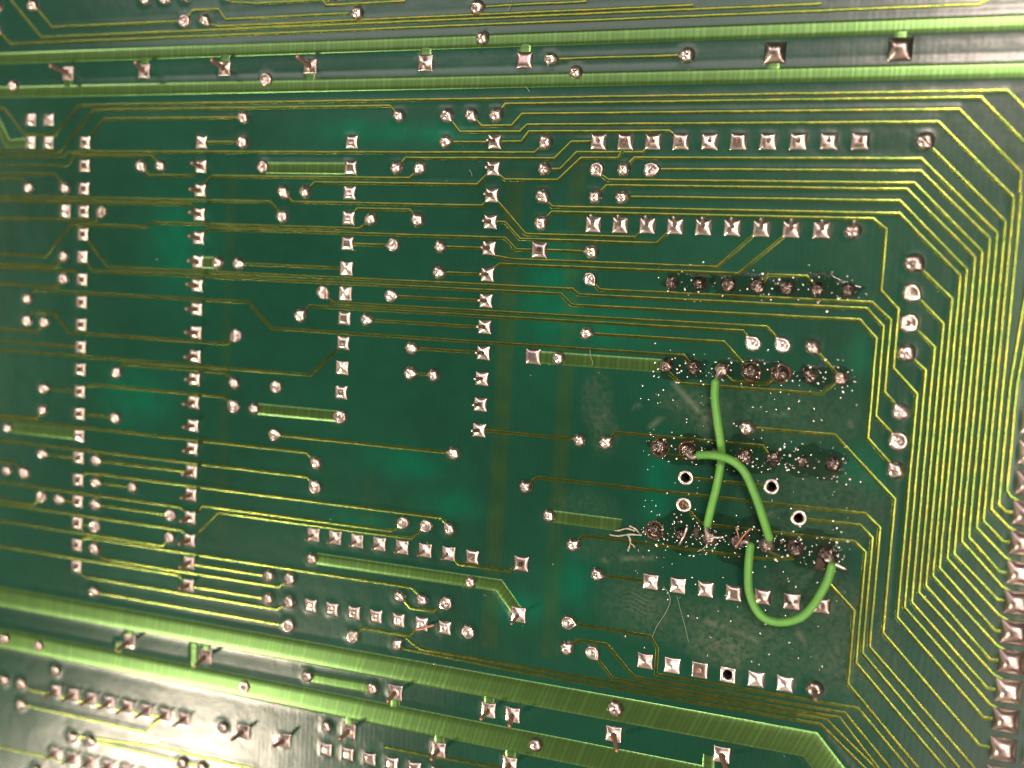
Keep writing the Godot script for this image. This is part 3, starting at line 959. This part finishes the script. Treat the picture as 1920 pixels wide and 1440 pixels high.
func rework() -> void:
	for h in [[27, 12], [30, 12], [31, 13]]:
		open_ring(h[0], h[1])
	open_ring(29, 19, true)
	open_ring(27, 13)
	blob(27, 13, 0.17, 0.05, "burnt_flux", "flux_plug", 77)
	var rows := [[5.0, 26, [0.28, 0.28, 0.3, 0.3, 0.3, 0.28, 0.28]], [8.0, 26, [0.3, 0.3, 0.29, 0.31, 0.31, 0.3, 0.29]], [11.0, 26, [0.33, 0.3, 0.22, 0.3, 0.3, 0.24, 0.3]], [14.0, 26, [0.3, 0.26, 0.3, 0.33, 0.3, 0.3, 0.34]]]
	var joint := {}
	for k in 4:
		var q: Array = rows[k]
		for i in 7:
			var x: float = q[1] + i
			var y: float = q[0] + (0.06 * i / 6.0 + 0.06 if k == 3 else 0.0)
			var m: String = "solder_dull" if [k, i] in [[1, 2], [1, 6], [3, 2], [3, 4]] else "burnt_solder"
			var hh: float = 0.24 if k == 3 else (0.2 if k == 1 else 0.16)
			joint["%d%d" % [k, i]] = blob(x, y, q[2][i] * 0.9, hh, m, "reworked_joint", 100 + k * 10 + i)
	for k in ["13", "14", "20", "21", "30"]:
		crust(joint[k], 0.31, 300 + k.to_int())
	# loose strands, whiskers and a lifted scrap of copper
	strand(joint["33"], [28.95, 14.3, 0.2, 29.15, 13.85, 0.4, 29.42, 13.45, 0.6], 0.028, "copper_end", "wire_strand")
	strand(joint["33"], [29.05, 14.0, 0.25, 29.0, 13.75, 0.4, 28.92, 13.5, 0.45], 0.024, "copper_end", "wire_strand")
	strand(joint["32"], [27.95, 14.3, 0.15, 27.8, 14.5, 0.12, 27.62, 14.62, 0.1], 0.022, "solder_bright", "solder_whisker")
	strand(joint["32"], [28.1, 14.0, 0.2, 28.3, 13.98, 0.3, 28.5, 13.93, 0.34], 0.045, "solder_bright", "solder_whisker")
	strand(joint["36"], [32.0, 14.3, 0.2, 32.35, 14.45, 0.2, 32.68, 14.55, 0.2], 0.07, "solder_bright", "solder_whisker")
	strand(joint["31"], [26.95, 14.45, 0.12, 27.1, 14.1, 0.25, 27.2, 13.75, 0.2], 0.055, "solder", "solder_whisker")
	var lift := Node3D.new()
	lift.name = "lifted_copper"
	lift.position = at(25.0, 14.2)
	board.add_child(lift)
	for L in [[24.35, 14.42, 0.06, 24.7, 14.42, 0.15, 25.1, 14.3, 0.22, 25.55, 14.28, 0.15], [25.05, 14.3, 0.2, 25.17, 14.5, 0.24, 25.15, 14.75, 0.2, 25.1, 14.92, 0.12], [25.5, 14.25, 0.1, 25.3, 14.05, 0.2, 25.1, 13.98, 0.2], [24.55, 14.25, 0.06, 24.75, 14.2, 0.12, 25.0, 14.1, 0.15, 25.3, 14.15, 0.12], [25.17, 14.62, 0.18, 25.28, 14.7, 0.14, 25.34, 14.78, 0.08]]:
		var pts := smooth_path(L, 3)
		for i in pts.size():
			pts[i] -= lift.position
		var R: Array = []
		for i in pts.size():
			R.append(rng.randf_range(0.02, 0.05))
		var s := commit(tube(pts, R, 8), "copper_shred", M.scrap, lift)
		s.scale = Vector3(1, 0.8, 1)
	# pools of old flux
	for f in [[26.6, 5.0, 0.9, 1.0, 0.5], [28.6, 5.02, 1.0, 1.2, 0.48], [31.0, 5.0, 1.0, 1.4, 0.5], [26.6, 8.0, 0.8, 1.2, 0.6], [29.0, 8.0, 0.9, 1.4, 0.55], [31.4, 8.0, 0.7, 1.3, 0.6], [26.7, 11.0, 0.8, 1.3, 0.7], [28.9, 11.0, 0.9, 1.3, 0.75], [31.3, 11.0, 0.8, 1.4, 0.75], [27.0, 14.0, 0.9, 1.1, 0.9], [29.2, 14.0, 0.9, 1.4, 0.95], [31.5, 14.1, 0.9, 1.2, 0.8]]:
		blob(f[0], f[1], f[2], 0.034, "flux", "flux_pool", 500 + int(f[0] * 7 + f[1]), null, f[3], f[4])
	for f in [[31.84, 14.5, 0.24], [30.85, 14.0, 0.2], [27.5, 13.95, 0.16], [29.3, 13.95, 0.16]]:
		blob(f[0], f[1], f[2], 0.09, "pit", "charred_flux", 600 + int(f[0] * 10), null, 0.8, 1.2)
	# little balls of solder and flux sprayed about by the iron, too many to count
	var st := begin()
	var ball := SphereMesh.new()
	ball.radius = 1.0
	ball.height = 2.0
	ball.radial_segments = 10
	ball.rings = 5
	var g := RandomNumberGenerator.new()
	g.seed = 88
	for i in 760:
		var row: int = [0, 1, 1, 2, 2, 3, 3, 3, 4, 4][g.randi() % 10]
		var p: Vector2
		if row < 4:
			p = Vector2(26.0 + g.randf_range(-0.5, 6.6), 5.0 + 3 * row + g.randfn(0.0, 0.33))
		else:
			p = Vector2(g.randf_range(25.0, 33.0), g.randf_range(8.5, 18.5))
		var r := g.randf_range(0.014, 0.042) * (1.0 if i % 9 else 1.5)
		st.append_from(ball, 0, Transform3D(Basis().scaled(Vector3.ONE * r * U), at(p.x, p.y, r * 0.6)))
	for i in 90:
		var p := Vector2(g.randf_range(-4, 36), g.randf_range(-5, 24))
		var r := g.randf_range(0.010, 0.022)
		st.append_from(ball, 0, Transform3D(Basis().scaled(Vector3(g.randf_range(0.7, 2.0), 0.6, g.randf_range(0.7, 1.6)) * r * U), at(p.x, p.y, r * 0.4)))
	var beads := commit(st, "solder_spatter", M.bead, board)
	beads.set_meta("kind", "stuff")

func wires() -> void:
	var defs := [
		["green wire kinked in its middle, running straight down beneath another green wire", [27.83, 8.43, 0.35, 27.86, 8.97, 0.5, 28.03, 9.79, 0.7, 28.18, 10.54, 0.55, 28.23, 11.04, 0.35, 28.22, 11.5, 0.45, 28.15, 12.15, 0.6, 28.03, 12.84, 0.6, 27.92, 13.53, 0.45], [28.0, 8.0, 0.12, 27.88, 8.22, 0.22, 27.83, 8.46, 0.36], [27.91, 13.5, 0.45, 27.88, 13.75, 0.3, 27.98, 14.05, 0.16]],
		["arched green wire that bends over the top of the straight green wire", [27.44, 11.07, 0.45, 27.84, 10.99, 0.75, 28.31, 10.99, 0.92, 28.74, 11.13, 0.97, 29.09, 11.43, 0.97, 29.34, 11.88, 0.92, 29.59, 12.42, 0.85, 29.84, 13.08, 0.7, 30.08, 13.76, 0.45], [27.0, 11.1, 0.14, 27.2, 11.2, 0.3, 27.46, 11.07, 0.46], [30.06, 13.72, 0.46, 30.1, 13.95, 0.3, 30.05, 14.1, 0.16]],
		["green wire hanging in a U shaped loop over a row of square solder joints", [29.46, 14.06, 0.5, 29.45, 14.54, 0.7, 29.47, 15.09, 0.8, 29.55, 15.63, 0.85, 29.77, 16.13, 0.85, 30.1, 16.46, 0.85, 30.52, 16.55, 0.85, 30.96, 16.46, 0.85, 31.38, 16.21, 0.85, 31.69, 15.8, 0.8, 31.93, 15.31, 0.75, 32.11, 14.85, 0.65, 32.2, 14.41, 0.5], [29.1, 14.1, 0.2, 29.3, 13.98, 0.4, 29.46, 14.1, 0.5], [32.2, 14.46, 0.5, 32.2, 14.3, 0.35, 32.1, 14.15, 0.18]],
	]
	for k in 3:
		var d: Array = defs[k]
		var o := Node3D.new()
		o.name = "jumper_wire" if k == 0 else "jumper_wire_%03d" % k
		o.position = at(d[1][0], d[1][1])
		add_child(o, true)
		tag(o, d[0], "wire", "green jumper wires soldered across the board")
		var pts := smooth_path(d[1], 6)
		for i in pts.size():
			pts[i] -= o.position
		commit(tube(pts, same(pts.size(), 0.142), 18), "insulation", M.insulation, o)
		for e in [d[2], d[3]]:
			var q := smooth_path(e, 4)
			for i in q.size():
				q[i] -= o.position
			commit(tube(q, same(q.size(), 0.085), 10), "tinned_end", M.solder_bright, o)

func lint() -> void:
	var k := 0
	for f in [
		["curled pale hair lying above the topmost green bar beside a round joint", [19.36, -5.18, 0.05, 19.41, -5.06, 0.08, 19.34, -4.95, 0.08, 19.26, -4.79, 0.05], 0.010],
		["short bent pale hair left of the second square joint of a long row", [18.04, 1.06, 0.05, 18.14, 1.16, 0.07, 18.17, 1.3, 0.05], 0.011],
		["straight scrap of pale fibre just under the second green bar", [20.09, -2.03, 0.08, 20.2, -1.93, 0.08, 20.29, -1.81, 0.06], 0.012],
		["hooked green fibre lying across a wide dark green copper strip", [23.19, 7.61, 0.07, 23.22, 7.84, 0.09, 23.32, 8.07, 0.09, 23.28, 8.19, 0.07], 0.012],
		["long bowed grey fibre between two rows of square solder joints", [26.47, 16.09, 0.05, 26.7, 16.33, 0.1, 26.76, 16.64, 0.1, 26.6, 17.11, 0.08, 26.35, 17.59, 0.06, 26.21, 18.01, 0.05], 0.012],
		["long nearly straight grey fibre right of a bowed grey fibre", [26.99, 16.37, 0.05, 27.16, 16.88, 0.07, 27.36, 17.45, 0.07, 27.53, 18.02, 0.05], 0.010],
	]:
		var pts := smooth_path(f[1], 4)
		var o := Node3D.new()
		var base: Vector3 = pts[0]
		for i in pts.size():
			pts[i] -= base
		var mi := MeshInstance3D.new()
		mi.name = "lint_fibre" if k == 0 else "lint_fibre_%03d" % k
		mi.mesh = tube(pts, same(pts.size(), f[2]), 6).commit()
		mi.material_override = M.fibre
		mi.position = base
		add_child(mi, true)
		tag(mi, f[0], "fibre", "fibres of lint on the circuit board")
		k += 1
		o.free()
